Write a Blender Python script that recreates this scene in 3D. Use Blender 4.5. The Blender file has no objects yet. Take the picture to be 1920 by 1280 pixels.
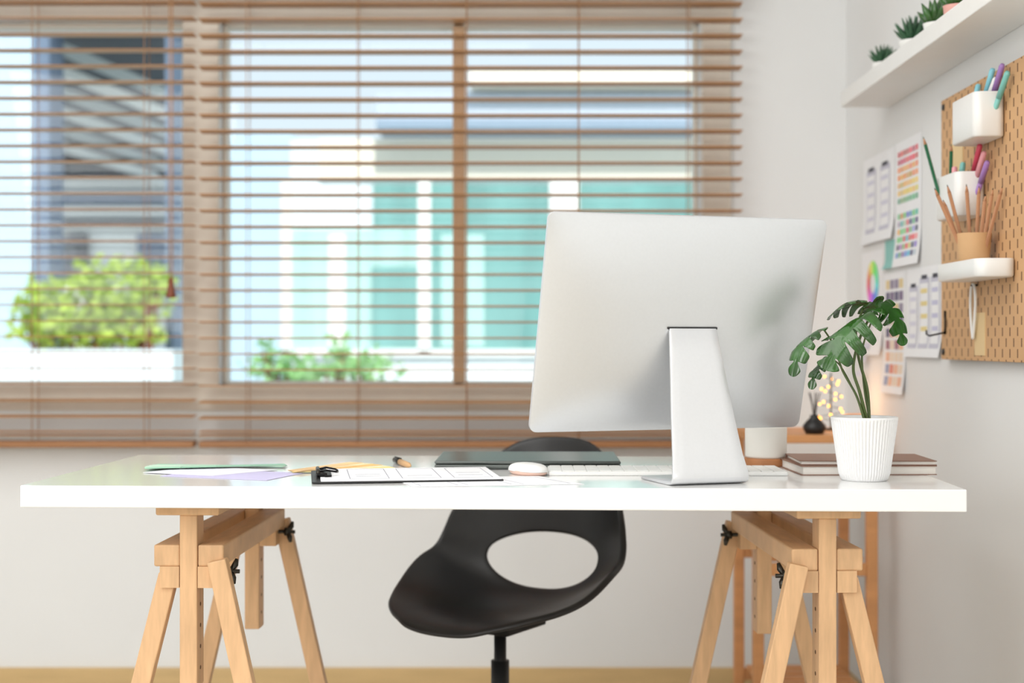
import bpy, bmesh, math, random, colorsys
from mathutils import Vector, Matrix
random.seed(7)
S=bpy.context.scene
COL=S.collection
F=2667.0; CZ=0.97
def X(px,d): return (px-960)*d/F
def Z(py,d): return CZ+(640-py)*d/F

# ---------------------------------------------------------------- materials
def lin(c):
    return tuple((x/12.92 if x<=0.04045 else ((x+0.055)/1.055)**2.4) for x in c)
MATS={}
def M(name,col,rough=0.5,metal=0.0,var=0.0,scale=20,stretch=(1,1,1),bump=0.0,emit=None,estr=0,coat=0,spec=0.5,trl=0):
    if name in MATS: return MATS[name]
    m=bpy.data.materials.new(name); m.use_nodes=True
    nt=m.node_tree; b=nt.nodes['Principled BSDF']
    c=lin(col)
    b.inputs['Base Color'].default_value=(*c,1)
    b.inputs['Roughness'].default_value=rough
    b.inputs['Metallic'].default_value=metal
    b.inputs['Specular IOR Level'].default_value=spec
    if coat: b.inputs['Coat Weight'].default_value=coat; b.inputs['Coat Roughness'].default_value=0.08
    if emit: b.inputs['Emission Color'].default_value=(*lin(emit),1); b.inputs['Emission Strength'].default_value=estr
    tc=nt.nodes.new('ShaderNodeTexCoord'); mp=nt.nodes.new('ShaderNodeMapping')
    mp.inputs['Scale'].default_value=stretch
    n=nt.nodes.new('ShaderNodeTexNoise'); n.inputs['Scale'].default_value=scale; n.inputs['Detail'].default_value=4
    nt.links.new(tc.outputs['Object'],mp.inputs[0]); nt.links.new(mp.outputs[0],n.inputs['Vector'])
    r=nt.nodes.new('ShaderNodeValToRGB')
    v=max(var,0.01)
    r.color_ramp.elements[0].position=0.3; r.color_ramp.elements[1].position=0.7
    r.color_ramp.elements[0].color=(*[max(0,x*(1-v)) for x in c],1)
    r.color_ramp.elements[1].color=(*[min(1,x*(1+v)) for x in c],1)
    nt.links.new(n.outputs['Fac'],r.inputs[0]); nt.links.new(r.outputs[0],b.inputs['Base Color'])
    if bump:
        bp=nt.nodes.new('ShaderNodeBump'); bp.inputs['Strength'].default_value=bump; bp.inputs['Distance'].default_value=0.002
        nt.links.new(n.outputs['Fac'],bp.inputs['Height']); nt.links.new(bp.outputs[0],b.inputs['Normal'])
    if trl:
        out=nt.nodes['Material Output']; t=nt.nodes.new('ShaderNodeBsdfTranslucent'); mx=nt.nodes.new('ShaderNodeMixShader'); mx.inputs[0].default_value=trl
        nt.links.new(r.outputs[0],t.inputs[0]); nt.links.new(b.outputs[0],mx.inputs[1]); nt.links.new(t.outputs[0],mx.inputs[2]); nt.links.new(mx.outputs[0],out.inputs[0])
    MATS[name]=m; return m

m_wall=M('wall_paint',(0.92,0.925,0.925),0.7,var=0.01,scale=3)
m_ceil=M('ceiling_paint',(0.955,0.955,0.95),0.8)
m_floor=M('floor_wood',(0.80,0.76,0.69),0.4,var=0.10,scale=6,stretch=(1,12,1))
m_base=M('baseboard_wood',(0.82,0.70,0.50),0.45,var=0.06,scale=6,stretch=(1,8,8))
m_desk=M('desk_lacquer',(0.95,0.95,0.945),0.12,coat=0.3,scale=5)
m_beech=M('beech_wood',(0.86,0.70,0.53),0.5,var=0.12,scale=14,stretch=(6,1.2,1.2),bump=0.05)
m_beechv=M('beech_wood_vertical',(0.86,0.70,0.53),0.5,var=0.12,scale=14,stretch=(6,6,0.8),bump=0.05)
m_hole=M('drill_hole_dark',(0.40,0.28,0.20),0.9)
m_slat=M('blind_slat_wood',(0.74,0.54,0.34),0.38,var=0.12,scale=8,stretch=(0.6,8,8),trl=0.08)
m_rail=M('blind_rail_wood',(0.62,0.43,0.27),0.42,var=0.08,scale=8,stretch=(0.6,8,8))
m_cord=M('blind_cord',(0.70,0.52,0.36),0.8)
m_tassel=M('tassel_wood',(0.50,0.26,0.15),0.45)
m_frame=M('window_frame_paint',(0.88,0.85,0.80),0.5,var=0.02)
m_framew=M('window_mullion_wood',(0.80,0.66,0.52),0.5,var=0.05,stretch=(6,6,1))
m_alu=M('silver_aluminium',(0.855,0.865,0.875),0.38,metal=0.66,scale=200,var=0.01)
m_alu2=M('silver_aluminium_stand',(0.865,0.87,0.88),0.33,metal=0.50,scale=200,var=0.01)
m_blackgl=M('black_glass',(0.02,0.02,0.02),0.08)
m_blackpl=M('black_plastic',(0.11,0.11,0.115),0.40,scale=300,bump=0.05)
m_blackmt=M('black_metal',(0.05,0.05,0.05),0.35,metal=0.6)
m_dkmt=M('dark_steel',(0.25,0.24,0.22),0.35,metal=0.9)
m_white=M('white_plastic',(0.94,0.94,0.93),0.35)
m_pot=M('white_ceramic',(0.93,0.93,0.93),0.35)
m_soil=M('dark_soil',(0.20,0.14,0.10),0.95,var=0.4,scale=120,bump=0.8)
m_leaf=M('glossy_leaf',(0.17,0.35,0.11),0.18,var=0.40,scale=30,coat=0.35)
m_stem=M('green_stem',(0.30,0.37,0.17),0.45,var=0.2)
m_succ=M('succulent_leaf',(0.22,0.38,0.26),0.5,var=0.3)
m_paper=M('paper_white',(0.96,0.965,0.975),0.6)
m_pagew=M('book_pages',(0.94,0.92,0.89),0.8,var=0.05,scale=60,stretch=(1,1,40))
m_brown=M('brown_cover',(0.56,0.42,0.35),0.5,var=0.05)
m_tanwood=M('orange_wood',(0.84,0.60,0.39),0.5,var=0.1,scale=8,stretch=(1,1,4))
m_coast=M('coaster_wood',(0.72,0.48,0.30),0.5,var=0.12,scale=30)
m_kraft=M('kraft_card',(0.82,0.66,0.48),0.7,var=0.05)
m_pencil=M('pencil_cedar',(0.74,0.54,0.40),0.55,var=0.08)
m_graph=M('graphite',(0.15,0.14,0.14),0.4)
m_teal=M('teal_plastic',(0.50,0.77,0.74),0.4)
m_aqua=M('aqua_plastic',(0.55,0.82,0.88),0.4)
m_purple=M('purple_plastic',(0.66,0.50,0.76),0.4)
m_pink=M('pink_plastic',(0.93,0.65,0.68),0.4)
m_red=M('red_plastic',(0.85,0.30,0.40),0.4)
m_green=M('green_paint',(0.13,0.40,0.27),0.35)
m_brass=M('rose_gold',(0.92,0.78,0.72),0.35,metal=0.2)
m_laptop=M('grey_laptop',(0.36,0.38,0.37),0.28,metal=0.5,scale=100)
m_pinkpot=M('pink_ceramic',(0.88,0.66,0.62),0.5)
m_cream=M('cream_wax',(0.97,0.96,0.93),0.45)
m_bulb=M('warm_bulb',(1,0.8,0.4),0.5,emit=(1.0,0.66,0.24),estr=7)
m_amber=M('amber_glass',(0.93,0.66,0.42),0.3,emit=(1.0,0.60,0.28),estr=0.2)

# ---------------------------------------------------------------- mesh builder
class MB:
    def __init__(s): s.bm=bmesh.new(); s.mats=[]
    def mi(s,m):
        if m not in s.mats: s.mats.append(m)
        return s.mats.index(m)
    def _merge(s,t,mat,smooth,Mx=None):
        if Mx is not None: bmesh.ops.transform(t,matrix=Mx,verts=t.verts)
        i=s.mi(mat); mp={}
        for v in t.verts: mp[v]=s.bm.verts.new(v.co)
        for f in t.faces:
            try: nf=s.bm.faces.new([mp[v] for v in f.verts]); nf.material_index=i; nf.smooth=smooth
            except ValueError: pass
        t.free()
    def box(s,c,sz,mat,bev=0.0,rot=None,seg=2):
        t=bmesh.new(); bmesh.ops.create_cube(t,size=1)
        bmesh.ops.transform(t,matrix=Matrix.Diagonal((*sz,1)),verts=t.verts)
        if bev>0: bmesh.ops.bevel(t,geom=t.edges[:],offset=bev,segments=seg,affect='EDGES',profile=0.5)
        Mx=Matrix.Translation(c)
        if rot is not None: Mx=Mx@rot.to_4x4()
        s._merge(t,mat,False,Mx); return s
    def bar(s,a,b,w,h,mat,bev=0.002,up=Vector((0,1,0))):
        a=Vector(a);b=Vector(b); z=(b-a).normalized(); x=up.cross(z).normalized(); y=z.cross(x)
        R=Matrix((x,y,z)).transposed()
        return s.box((a+b)/2,(w,h,(b-a).length),mat,bev,R)
    def tube(s,pts,rad,mat,n=12,caps=True,smooth=True):
        t=bmesh.new(); pts=[Vector(p) for p in pts]
        if not hasattr(rad,'__len__'): rad=[rad]*len(pts)
        rings=[]; prev=None
        for i,p in enumerate(pts):
            d=(pts[min(i+1,len(pts)-1)]-pts[max(i-1,0)])
            if d.length<1e-9: d=Vector((0,0,1))
            d.normalize()
            if prev is None: ref=Vector((1,0,0)) if abs(d.x)<0.9 else Vector((0,1,0)); x=(ref-d*ref.dot(d)).normalized()
            else: x=(prev-d*prev.dot(d)).normalized()
            prev=x; y=d.cross(x)
            rings.append([t.verts.new(p+(x*math.cos(2*math.pi*k/n)+y*math.sin(2*math.pi*k/n))*rad[i]) for k in range(n)])
        for i in range(len(rings)-1):
            for k in range(n):
                t.faces.new((rings[i][k],rings[i][(k+1)%n],rings[i+1][(k+1)%n],rings[i+1][k]))
        if caps:
            t.faces.new(rings[0][::-1]); t.faces.new(rings[-1])
        s._merge(t,mat,smooth); return s
    def lathe(s,prof,mat,n=48,c=(0,0,0),rib=0,amp=0,smooth=True,ribrange=None):
        t=bmesh.new(); rings=[]
        for j,(r,z) in enumerate(prof):
            ring=[]
            for k in range(n):
                a=2*math.pi*k/n; rr=r
                if rib and (ribrange is None or ribrange[0]<=j<=ribrange[1]): rr=r+amp*(abs(math.cos(a*rib/2))-0.5)
                ring.append(t.verts.new((c[0]+rr*math.cos(a),c[1]+rr*math.sin(a),c[2]+z)))
            rings.append(ring)
        for i in range(len(rings)-1):
            for k in range(n): t.faces.new((rings[i][k],rings[i][(k+1)%n],rings[i+1][(k+1)%n],rings[i+1][k]))
        if prof[0][0]>1e-5: t.faces.new(rings[0][::-1])
        if prof[-1][0]>1e-5: t.faces.new(rings[-1])
        s._merge(t,mat,smooth); return s
    def quad(s,a,b,c,d,mat,smooth=False):
        i=s.mi(mat); f=s.bm.faces.new([s.bm.verts.new(p) for p in (a,b,c,d)]); f.material_index=i; f.smooth=smooth; return s
    def poly(s,pts,z0,z1,mat):
        i=s.mi(mat); lo=[s.bm.verts.new((p[0],p[1],z0)) for p in pts]; hi=[s.bm.verts.new((p[0],p[1],z1)) for p in pts]
        fs=[s.bm.faces.new(lo[::-1]),s.bm.faces.new(hi)]
        n=len(pts)
        for k in range(n): fs.append(s.bm.faces.new((lo[k],lo[(k+1)%n],hi[(k+1)%n],hi[k])))
        for f in fs: f.material_index=i
        return s
    def grid(s,fn,nu,nv,mat):
        i=s.mi(mat); g=[[s.bm.verts.new(fn(a/(nu),b/(nv))) for b in range(nv+1)] for a in range(nu+1)]
        for a in range(nu):
            for b in range(nv):
                f=s.bm.faces.new((g[a][b],g[a+1][b],g[a+1][b+1],g[a][b+1])); f.material_index=i; f.smooth=True
        return s
    def obj(s,name,parent=None,loc=(0,0,0),rz=0,recalc=True):
        if recalc: bmesh.ops.recalc_face_normals(s.bm,faces=s.bm.faces)
        me=bpy.data.meshes.new(name); s.bm.to_mesh(me); s.bm.free()
        for m in s.mats: me.materials.append(m)
        o=bpy.data.objects.new(name,me); COL.objects.link(o)
        o.location=loc; o.rotation_euler=(0,0,rz)
        if parent: o.parent=parent
        return o
def tag(o,label,cat,group=None):
    o['label']=label; o['category']=cat
    if group: o['group']=group
    return o
def empty(name,label,cat,loc=(0,0,0),rz=0,group=None):
    o=bpy.data.objects.new(name,None); COL.objects.link(o); o.location=loc; o.rotation_euler=(0,0,rz); o.empty_display_size=0.05
    return tag(o,label,cat,group)
def struct(o): o['kind']='structure'; return o
def solid(o,t,off=0):
    m=o.modifiers.new('solid','SOLIDIFY'); m.thickness=t; m.offset=off; return o
def sub(o,l=1):
    m=o.modifiers.new('sub','SUBSURF'); m.levels=l; m.render_levels=l; return o

# ---------------------------------------------------------------- room shell
WY=4.0; WX=0.94; WS=WY/F
wl,wr=-2.30,X(1312,WY); zb,zt=Z(722,WY),Z(38,WY); H=2.7; XL=-2.6; YB=-1.6
c1,c2=X(345,WY),X(412,WY)
b=MB()
def wb(x0,x1,z0,z1): b.box(((x0+x1)/2,WY+0.08,(z0+z1)/2),(x1-x0,0.16,z1-z0),m_wall)
wb(XL,wl,0,H); wb(wr,WX+0.1,0,H); wb(wl,wr,0,zb); wb(wl,wr,zt,H); wb(c1,c2,zb,zt)
struct(b.obj('wall_back'))
struct(MB().box((WX+0.05,(YB+WY)/2,H/2),(0.1,WY-YB,H),m_wall).obj('wall_right'))
struct(MB().box((XL-0.05,(YB+WY)/2,H/2),(0.1,WY-YB+0.2,H),m_wall).obj('wall_left'))
struct(MB().box(((XL+WX)/2,YB-0.05,H/2),(WX-XL+0.2,0.1,H),m_wall).obj('wall_front'))
struct(MB().box(((XL+WX)/2,(YB+WY)/2,-0.05),(WX-XL+0.2,WY-YB+0.3,0.1),m_floor).obj('floor'))
struct(MB().box(((XL+WX)/2,(YB+WY)/2,H+0.05),(WX-XL+0.2,WY-YB+0.3,0.1),m_ceil).obj('ceiling'))
struct(MB().box(((XL+WX)/2,WY-0.008,0.0275),(WX-XL,0.016,0.055),m_base,0.003).obj('baseboard_back'))
struct(MB().box((WX-0.008,(YB+WY)/2-0.01,0.0275),(0.016,WY-YB-0.02,0.055),m_base,0.003).obj('baseboard_right'))
mg=bpy.data.materials.new('window_glass'); mg.use_nodes=True; nt=mg.node_tree; nt.nodes.clear()
o_=nt.nodes.new('ShaderNodeOutputMaterial'); mx=nt.nodes.new('ShaderNodeMixShader'); t_=nt.nodes.new('ShaderNodeBsdfTransparent'); g_=nt.nodes.new('ShaderNodeBsdfGlossy')
t_.inputs[0].default_value=(0.98,1,1,1); g_.inputs['Roughness'].default_value=0.02; mx.inputs[0].default_value=0.03
nt.links.new(t_.outputs[0],mx.inputs[1]); nt.links.new(g_.outputs[0],mx.inputs[2]); nt.links.new(mx.outputs[0],o_.inputs[0])
def window(name,x0,x1,mull):
    b=MB(); y=WY+0.06; fw=0.035
    def fr(a,c,z0,z1,m=m_frame,dy=0): b.box(((a+c)/2,y+dy,(z0+z1)/2),(c-a,0.05,z1-z0),m,0.004)
    fr(x0,x0+0.012,zb,zt); fr(x1-0.012,x1,zb,zt); fr(x0,x1,zb,zb+0.01); fr(x0,x1,zt-0.012,zt)
    for xm in mull: b.box((xm,y,(zb+zt)/2),(fw,0.05,zt-zb),m_framew,0.004)
    b.quad((x0,y,zb),(x1,y,zb),(x1,y,zt),(x0,y,zt),mg)
    return struct(b.obj(name))
window('window_1',wl,c1,[-1.62])
window('window_2',c2,wr,[X(861,WY+0.06)])
b=MB()
zs0=Z(768,WY)
b.box(((wl+wr)/2,WY-0.012,(zs0+zb)/2),(wr-wl+0.18,0.024,zb-zs0),m_frame,0.003)
b.box((wr+0.045,WY-0.01,(zb+zt)/2),(0.08,0.02,zt-zb),m_frame,0.003)
b.box(((c1+c2)/2,WY-0.01,(zb+zt)/2),(c2-c1,0.02,zt-zb-0.002),m_frame,0.003)
b.box(((wl+wr)/2,WY-0.011,zt+0.03),(wr-wl+0.18,0.022,0.06),m_frame,0.003)
struct(b.obj('trim_1'))

# ---------------------------------------------------------------- blinds
BY=3.925; BS=BY/F
def blind(x0,x1,cords,tas,label,y0px,tilt,thk):
    w=x1-x0; cx=(x0+x1)/2
    e=empty('window_blind',label,'window blind',(cx,BY,Z(838,BY)))
    zo=Z(838,BY)
    b=MB(); ys=[]
    y=y0px
    while y<800: ys.append(y); y+=29.75
    ys+= [808,815]
    for yy in ys:
        z=Z(yy,BY)-zo
        b.box((0,0,z),(w,0.05,thk),m_slat,0.001,Matrix.Rotation(math.radians(tilt if yy<740 else (4 if yy<800 else 0)),3,'X'),seg=1)
    b.obj('slats',e)
    MB().box((0,0,0.009),(w,0.052,0.018),m_rail,0.004).obj('bottom_rail',e)
    MB().box((0,0,Z(-35,BY)-zo),(w+0.01,0.06,0.07),m_rail,0.004).obj('headrail',e)
    b=MB(); top=Z(-30,BY)-zo
    for px in cords:
        xx=X(px,BY)-cx
        for dy in (-0.0275,0.0275): b.tube([(xx,dy,0.01),(xx,dy,top)],0.0011,m_cord,6)
    b.obj('ladder_cords',e)
    if tas:
        xx=X(tas[0],BY-0.04)-cx; zz=Z(tas[1],BY-0.04)-zo
        MB().tube([(xx,-0.036,zz+0.03),(xx,-0.036,top)],0.002,m_cord,6).tube([(xx+0.008,-0.036,zz+0.03),(xx+0.008,-0.036,top)],0.002,m_cord,6).obj('pull_cord',e)
        MB().lathe([(0.004,0.05),(0.007,0.045),(0.009,0.02),(0.014,0.0),(0.013,-0.004),(0.0,-0.005)],m_tassel,16,(xx+0.004,-0.036,zz-0.01)).obj('tassel',e)
blind(X(-260,BY),X(366,BY),[-140,66,275],(317,548),'brown wooden venetian blind with pull cord and tassel',6,0,0.0030)
blind(X(376,BY),X(1390,BY),[465,672,875,1085,1290],None,'wide brown wooden venetian blind over double window',9,-2.0,0.0036)

# ---------------------------------------------------------------- desk + trestles
DZ=0.74
rz=math.atan2(-0.065,1.492)
dt=MB().box((0,0,0.0175),(1.494,0.62,0.035),m_desk,0.002).obj('desk_top',None,(-0.0265,2.5495,DZ-0.035),rz)
tag(dt,'glossy white rectangular tabletop resting on two wooden trestles','desk')
def trestle(cx,cy,sx,label):
    e=empty('trestle',label,'trestle',(cx,cy,0),0,'wooden trestles under the desk')
    L=0.27
    MB().box((0,0,0.695),(0.105,2*L,0.02),m_beech,0.003).obj('top_rail',e)
    for y in (-L+0.03,L-0.03):
        b=MB().box((0,y,0.5425),(0.029,0.045,0.285),m_beechv,0.002)
        for k in range(5):
            z=0.43+k*0.035
            for s2 in(-1,1): b.tube([(s2*0.0144,y,z),(s2*0.0148,y,z)],0.0035,m_hole,10)
        b.obj('post',e)
    for sgn in (-1,1):
        b=MB().box((sgn*0.0365,0,0.6175),(0.043,2*L-0.02,0.036),m_beech,0.003)
        for yy in (-L+0.03,L-0.03):
            xa,xb=sgn*0.0155,sgn*0.0475
            b.poly([(xa,yy-0.022),(xb,yy-0.022),(xb,yy+0.022),(xa,yy+0.022)],0.565,0.6,m_beechv)
        b.obj('beam',e)
    for yy,dy in ((-L+0.028,-0.03),(L-0.028,0.03)):
        for sgn in (-1,1):
            inner=(sgn==sx); k=0.225 if inner else 0.24
            if inner: top=Vector((sgn*0.050,yy,0.612))
            else: top=Vector((sgn*0.037,yy,0.585))
            bot=Vector((top.x+sgn*k*top.z,yy+dy,0.0))
            if inner: top+=Vector((0,-0.026 if yy<0 else 0.026,0))
            d=(bot-top)
            MB().bar(top,bot-d*0.006,0.031,0.023,m_beechv,0.002).obj('leg',e)
    for yy in (-L+0.025,L-0.025):
        b=MB(); x0=sx*0.060; x1=sx*0.081
        b.tube([(0,yy,0.59),(x1,yy,0.59)],0.0035,m_dkmt,10)
        b.tube([(x0,yy,0.59),(x0+sx*0.01,yy,0.59)],0.008,m_dkmt,12)
        for s2 in (-1,1):
            b.tube([(x0+sx*0.006,yy,0.59),(x0+sx*0.012,yy+s2*0.008,0.59+s2*0.010),(x0+sx*0.014,yy+s2*0.011,0.59+s2*0.019)],[0.004,0.0055,0.003],m_dkmt,8)
        b.obj('wing_nut',e)
    return e
t1=trestle(-0.523,2.60,1,'beech wood trestle with adjustable posts supporting the desk end')
t2=trestle(0.500,2.555,-1,'beech wood trestle with adjustable posts near the side table')
t1.rotation_euler[2]=math.radians(-2.0); t2.rotation_euler[2]=math.radians(2.0)

# ---------------------------------------------------------------- monitor
th=math.radians(18); Wm=0.500; Hm=0.369; tau=math.radians(15.5)
ucx=Vector((math.cos(th),math.sin(th),0))
BL=Vector((0.027,2.35,0.821))
base=BL+ucx*Wm/2
mon=empty('desktop_computer','silver all-in-one desktop computer seen from behind on curved stand','computer',(base.x,base.y,DZ),th)
zb_=BL.z-DZ
def pan(u,v,off):
    y0=-(v*Hm*math.sin(tau)); z0=zb_+v*Hm*math.cos(tau)
    return Vector((u*Wm/2,y0-off*math.cos(tau),z0-off*math.sin(tau)))
def rr(u,v,r):
    x=u*Wm/2; y=(v-0.5)*Hm
    hx=Wm/2-r; hy=Hm/2-r
    ax=abs(x)-hx; ay=abs(y)-hy
    if ax>0 and ay>0:
        m=max(ax,ay); l=math.hypot(ax,ay); ax,ay=ax*m/l,ay*m/l
        x=math.copysign(hx+ax,x); y=math.copysign(hy+ay,y)
    return x/(Wm/2), y/Hm+0.5
CR=0.013
def back(a,c):
    u=math.sin((a-0.5)*math.pi); v=0.5+0.5*math.sin((c-0.5)*math.pi)
    w=(1-abs(u)**3)*(1-abs(2*v-1)**3)
    u2,v2=rr(u,v,CR)
    return pan(u2,v2,0.004+0.034*max(w,0)**0.8)
MB().grid(back,64,52,m_alu).obj('rear_housing',mon)
MB().grid(lambda a,c: pan(*rr(a*2-1,c,CR),-0.002),64,52,m_blackgl).obj('screen',mon)
b=MB()
nn_=96
ed=[(i/nn_,0) for i in range(nn_+1)]+[(1,i/nn_) for i in range(1,nn_+1)]+[(1-i/nn_,1) for i in range(1,nn_+1)]+[(0,1-i/nn_) for i in range(1,nn_)]
b.mi(m_alu2)
ra=[b.bm.verts.new(pan(*rr(a*2-1,c,CR),0.0042)) for a,c in ed]; rb=[b.bm.verts.new(pan(*rr(a*2-1,c,CR),-0.0022)) for a,c in ed]
for k in range(len(ed)):
    b.bm.faces.new((ra[k],ra[(k+1)%len(ed)],rb[(k+1)%len(ed)],rb[k])).smooth=True
b.obj('edge_frame',mon)
hc=pan(0,0.5,0.037)
hz_=hc.z+0.002
cp_=[(hc.y-0.003,hz_),(hc.y-0.022,hz_-0.07),(hc.y-0.042,hz_-0.145),(hc.y-0.060,hz_-0.205),(hc.y-0.070,0.020)]
cp_+=[(hc.y-0.071,0.012),(hc.y-0.068,0.0065),(hc.y-0.061,0.0040),(hc.y-0.050,0.0033),(-0.10,0.0033),(-0.03,0.0033)]
wid=[0.084,0.097,0.112,0.124,0.133,0.134,0.135,0.135,0.135,0.135,0.135]
sxo=0.006
b=MB(); b.mi(m_alu2)
rows=[]
for (y,z),w in zip(cp_,wid):
    rows.append([b.bm.verts.new((sxo-w/2+w*k/6,y,z)) for k in range(7)])
for a,c in zip(rows[:-1],rows[1:]):
    for k in range(6):
        f=b.bm.faces.new((a[k],a[k+1],c[k+1],c[k])); f.smooth=True
o=b.obj('stand',mon); solid(o,0.0055,0); bv=o.modifiers.new('bev','BEVEL'); bv.width=0.0006; bv.limit_method='ANGLE'
MB().box((sxo,hc.y+0.006,hz_+0.0035),(0.090,0.022,0.004),m_blackpl,0.001,Matrix.Rotation(tau,3,'X')).obj('hinge_slot',mon)

# ---------------------------------------------------------------- chair
CH=(-0.024,2.88,0)
psi=math.radians(-32)
ch=empty('swivel_chair','black plastic shell swivel chair with oval opening in backrest','chair',CH,psi)
pr=[(.225,.430),(.20,.438),(.10,.432),(0,.425),(-.10,.432),(-.155,.452),(-.190,.50),(-.210,.565),(-.226,.66),(-.236,.765)]
al=[0]
for a,c in zip(pr[:-1],pr[1:]): al.append(al[-1]+math.hypot(c[0]-a[0],c[1]-a[1]))
TL=al[-1]
def prof_at(p):
    s=max(0,min(1,p))*TL
    for i in range(len(pr)-1):
        if s<=al[i+1]+1e-9:
            t=(s-al[i])/(al[i+1]-al[i])
            p0=pr[max(i-1,0)];p1=pr[i];p2=pr[i+1];p3=pr[min(i+2,len(pr)-1)]
            cr=lambda k:0.5*((2*p1[k])+(-p0[k]+p2[k])*t+(2*p0[k]-5*p1[k]+4*p2[k]-p3[k])*t*t+(-p0[k]+3*p1[k]-3*p2[k]+p3[k])*t**3)
            return cr(0),cr(1)
    return pr[-1]
sgp=lambda v,e: math.copysign(abs(v)**e,v)
def shellpt(u,p):
    f,z=prof_at(p)
    wb_=1/(1+math.exp(-(p-0.52)*9))
    q=(abs(u)/0.24)**2.2
    z+= q*(0.034*(1-wb_)+0.080*math.exp(-((p-0.50)/0.24)**2))
    f+= wb_*0.135*q
    if p<0.12: z-= (0.12-p)*0.10
    return Vector((u,-f,z))
b=MB(); N=96; R=16
def wdt(p): return (1-0.06*max(0,(p-0.60)/0.40)**1.6)*(1-0.065*math.exp(-((p-0.62)/0.22)**2))
g=[]
for k in range(N):
    a=2*math.pi*k/N; sn,cs=math.sin(a),math.cos(a)
    ou=0.238*sgp(cs,0.86); op=0.5+0.5*sgp(sn,0.86); ou*=wdt(op)
    iu=0.134*sgp(cs,0.88 if sn>0 else 0.76); ip=0.612+(0.100 if sn>0 else 0.072)*sgp(sn,0.95)
    g.append([b.bm.verts.new(shellpt(iu+(ou-iu)*r/R, ip+(op-ip)*r/R)) for r in range(R+1)])
b.mi(m_blackpl)
for k in range(N):
    for r in range(R):
        f=b.bm.faces.new((g[k][r],g[(k+1)%N][r],g[(k+1)%N][r+1],g[k][r+1])); f.smooth=True
o=b.obj('shell_seat',ch); solid(o,0.013,1); sub(o,1)
MB().box((0,0,0.402),(0.13,0.15,0.022),m_blackmt,0.004).obj('seat_mount',ch)
MB().tube([(-0.05,0.0,0.397),(-0.12,0.03,0.394),(-0.14,0.035,0.393)],[0.005,0.005,0.007],m_blackpl,10).obj('height_lever',ch)
MB().tube([(0,0,0.10),(0,0,0.392)],0.0125,m_blackpl,20).tube([(0,0,0.09),(0,0,0.325)],0.0185,m_blackpl,20).obj('gas_column',ch)
b=MB().tube([(0,0,0.07),(0,0,0.12)],0.035,m_blackpl,24)
RB=0.225
for k in range(5):
    a=2*math.pi*k/5+0.95
    b.tube([(0,0,0.10),(0.5*RB*math.cos(a),0.5*RB*math.sin(a),0.09),(RB*math.cos(a),RB*math.sin(a),0.07)],[0.024,0.02,0.014],m_blackpl,12)
b.obj('star_base',ch)
for k in range(5):
    a=2*math.pi*k/5+0.95; x,y=RB*math.cos(a),RB*math.sin(a)
    MB().tube([(x-0.022*math.sin(a),y+0.022*math.cos(a),0.026),(x+0.022*math.sin(a),y-0.022*math.cos(a),0.026)],0.026,m_blackpl,20).tube([(x,y,0.03),(x,y,0.075)],0.006,m_dkmt,8).obj('caster',ch)

# ---------------------------------------------------------------- desk items
def dd(py): return 0.23*F/(py-640)
def P(px,py): d=dd(py); return Vector((X(px,d),d,0))
def sheet(name,pts,mat,label,cat,z,extra=None,group=None,th=0.0006):
    c=sum((Vector(p) for p in pts),Vector())/len(pts)
    b=MB(); b.poly([(p[0]-c.x,p[1]-c.y) for p in pts],0,th,mat)
    if extra: extra(b,c)
    o=b.obj(name,None,(c.x,c.y,z)); tag(o,label,cat,group); return o
m_ink=M('grey_ink',(0.58,0.58,0.63),0.7)
m_inkl=M('light_ink',(0.76,0.76,0.80),0.7)
def lines(A,B,C,D,items,mat,z):
    def fn(b,c):
        def q(u,v): 
            p=A.lerp(B,u).lerp(D.lerp(C,u),v); return (p.x-c.x,p.y-c.y)
        for u0,v0,u1,v1 in items: b.poly([q(u0,v0),q(u1,v0),q(u1,v1),q(u0,v1)],z,z+0.00015,mat)
    return fn
def rects(l,w=0.004):
    out=[]
    for (a,c,d,e) in l:
        out+=[(a,c,d,c+w),(a,e-w*1.5,d,e),(a,c,a+w,e),(d-w,c,d,e)]
    return out
A,B_,C_,D_=P(775,913),P(1095,908),P(1010,893),P(735,897)
sheet('wireframe_sheet',[A,B_,C_,D_],m_paper,'white paper sheet with pale wireframe drawings beside clipboard','paper',DZ+0.0003,lines(A,B_,C_,D_,rects([(.05,.1,.28,.85),(.33,.1,.6,.85),(.66,.1,.95,.85)],0.010),m_inkl,0.0006))
cbx=[Vector((-0.306,2.289,0)),Vector((-0.015,2.332,0)),Vector((-0.0478,2.552,0)),Vector((-0.339,2.509,0))]
cx=sum(cbx,Vector())/4; ang=math.atan2(0.043,0.291)
cb=empty('clipboard','black clipboard holding white wireframe sheets lying on desk','clipboard',(cx.x-0.004,cx.y,DZ+0.0012),ang)
MB().box((-0.003,0,0.0013),(0.312,0.218,0.0026),m_blackpl,0.001).obj('board',cb)
b=MB().box((0.003,0,0.0036),(0.295,0.213,0.0018),m_paper)
for (u0,v0,u1,v1) in rects([(.16,.10,.38,.92),(.45,.10,.67,.92),(.74,.10,.96,.92)],0.004)+[(.2,.3,.34,.312),(.2,.45,.34,.462),(.49,.3,.63,.312),(.78,.3,.92,.312),(.78,.5,.92,.512)]:
    b.box((-0.1445+0.295*(u0+u1)/2,-0.1065+0.213*(v0+v1)/2,0.00462),(0.295*(u1-u0),0.213*(v1-v0),0.0002),m_ink)
b.obj('sheets',cb)
b=MB().box((-0.142,0,0.0080),(0.018,0.095,0.006),m_blackmt,0.002).box((-0.132,0,0.0068),(0.012,0.105,0.0025),m_blackmt,0.001)
b.tube([(-0.148,-0.045,0.011),(-0.148,0.045,0.011)],0.0035,m_dkmt,12)
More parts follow.
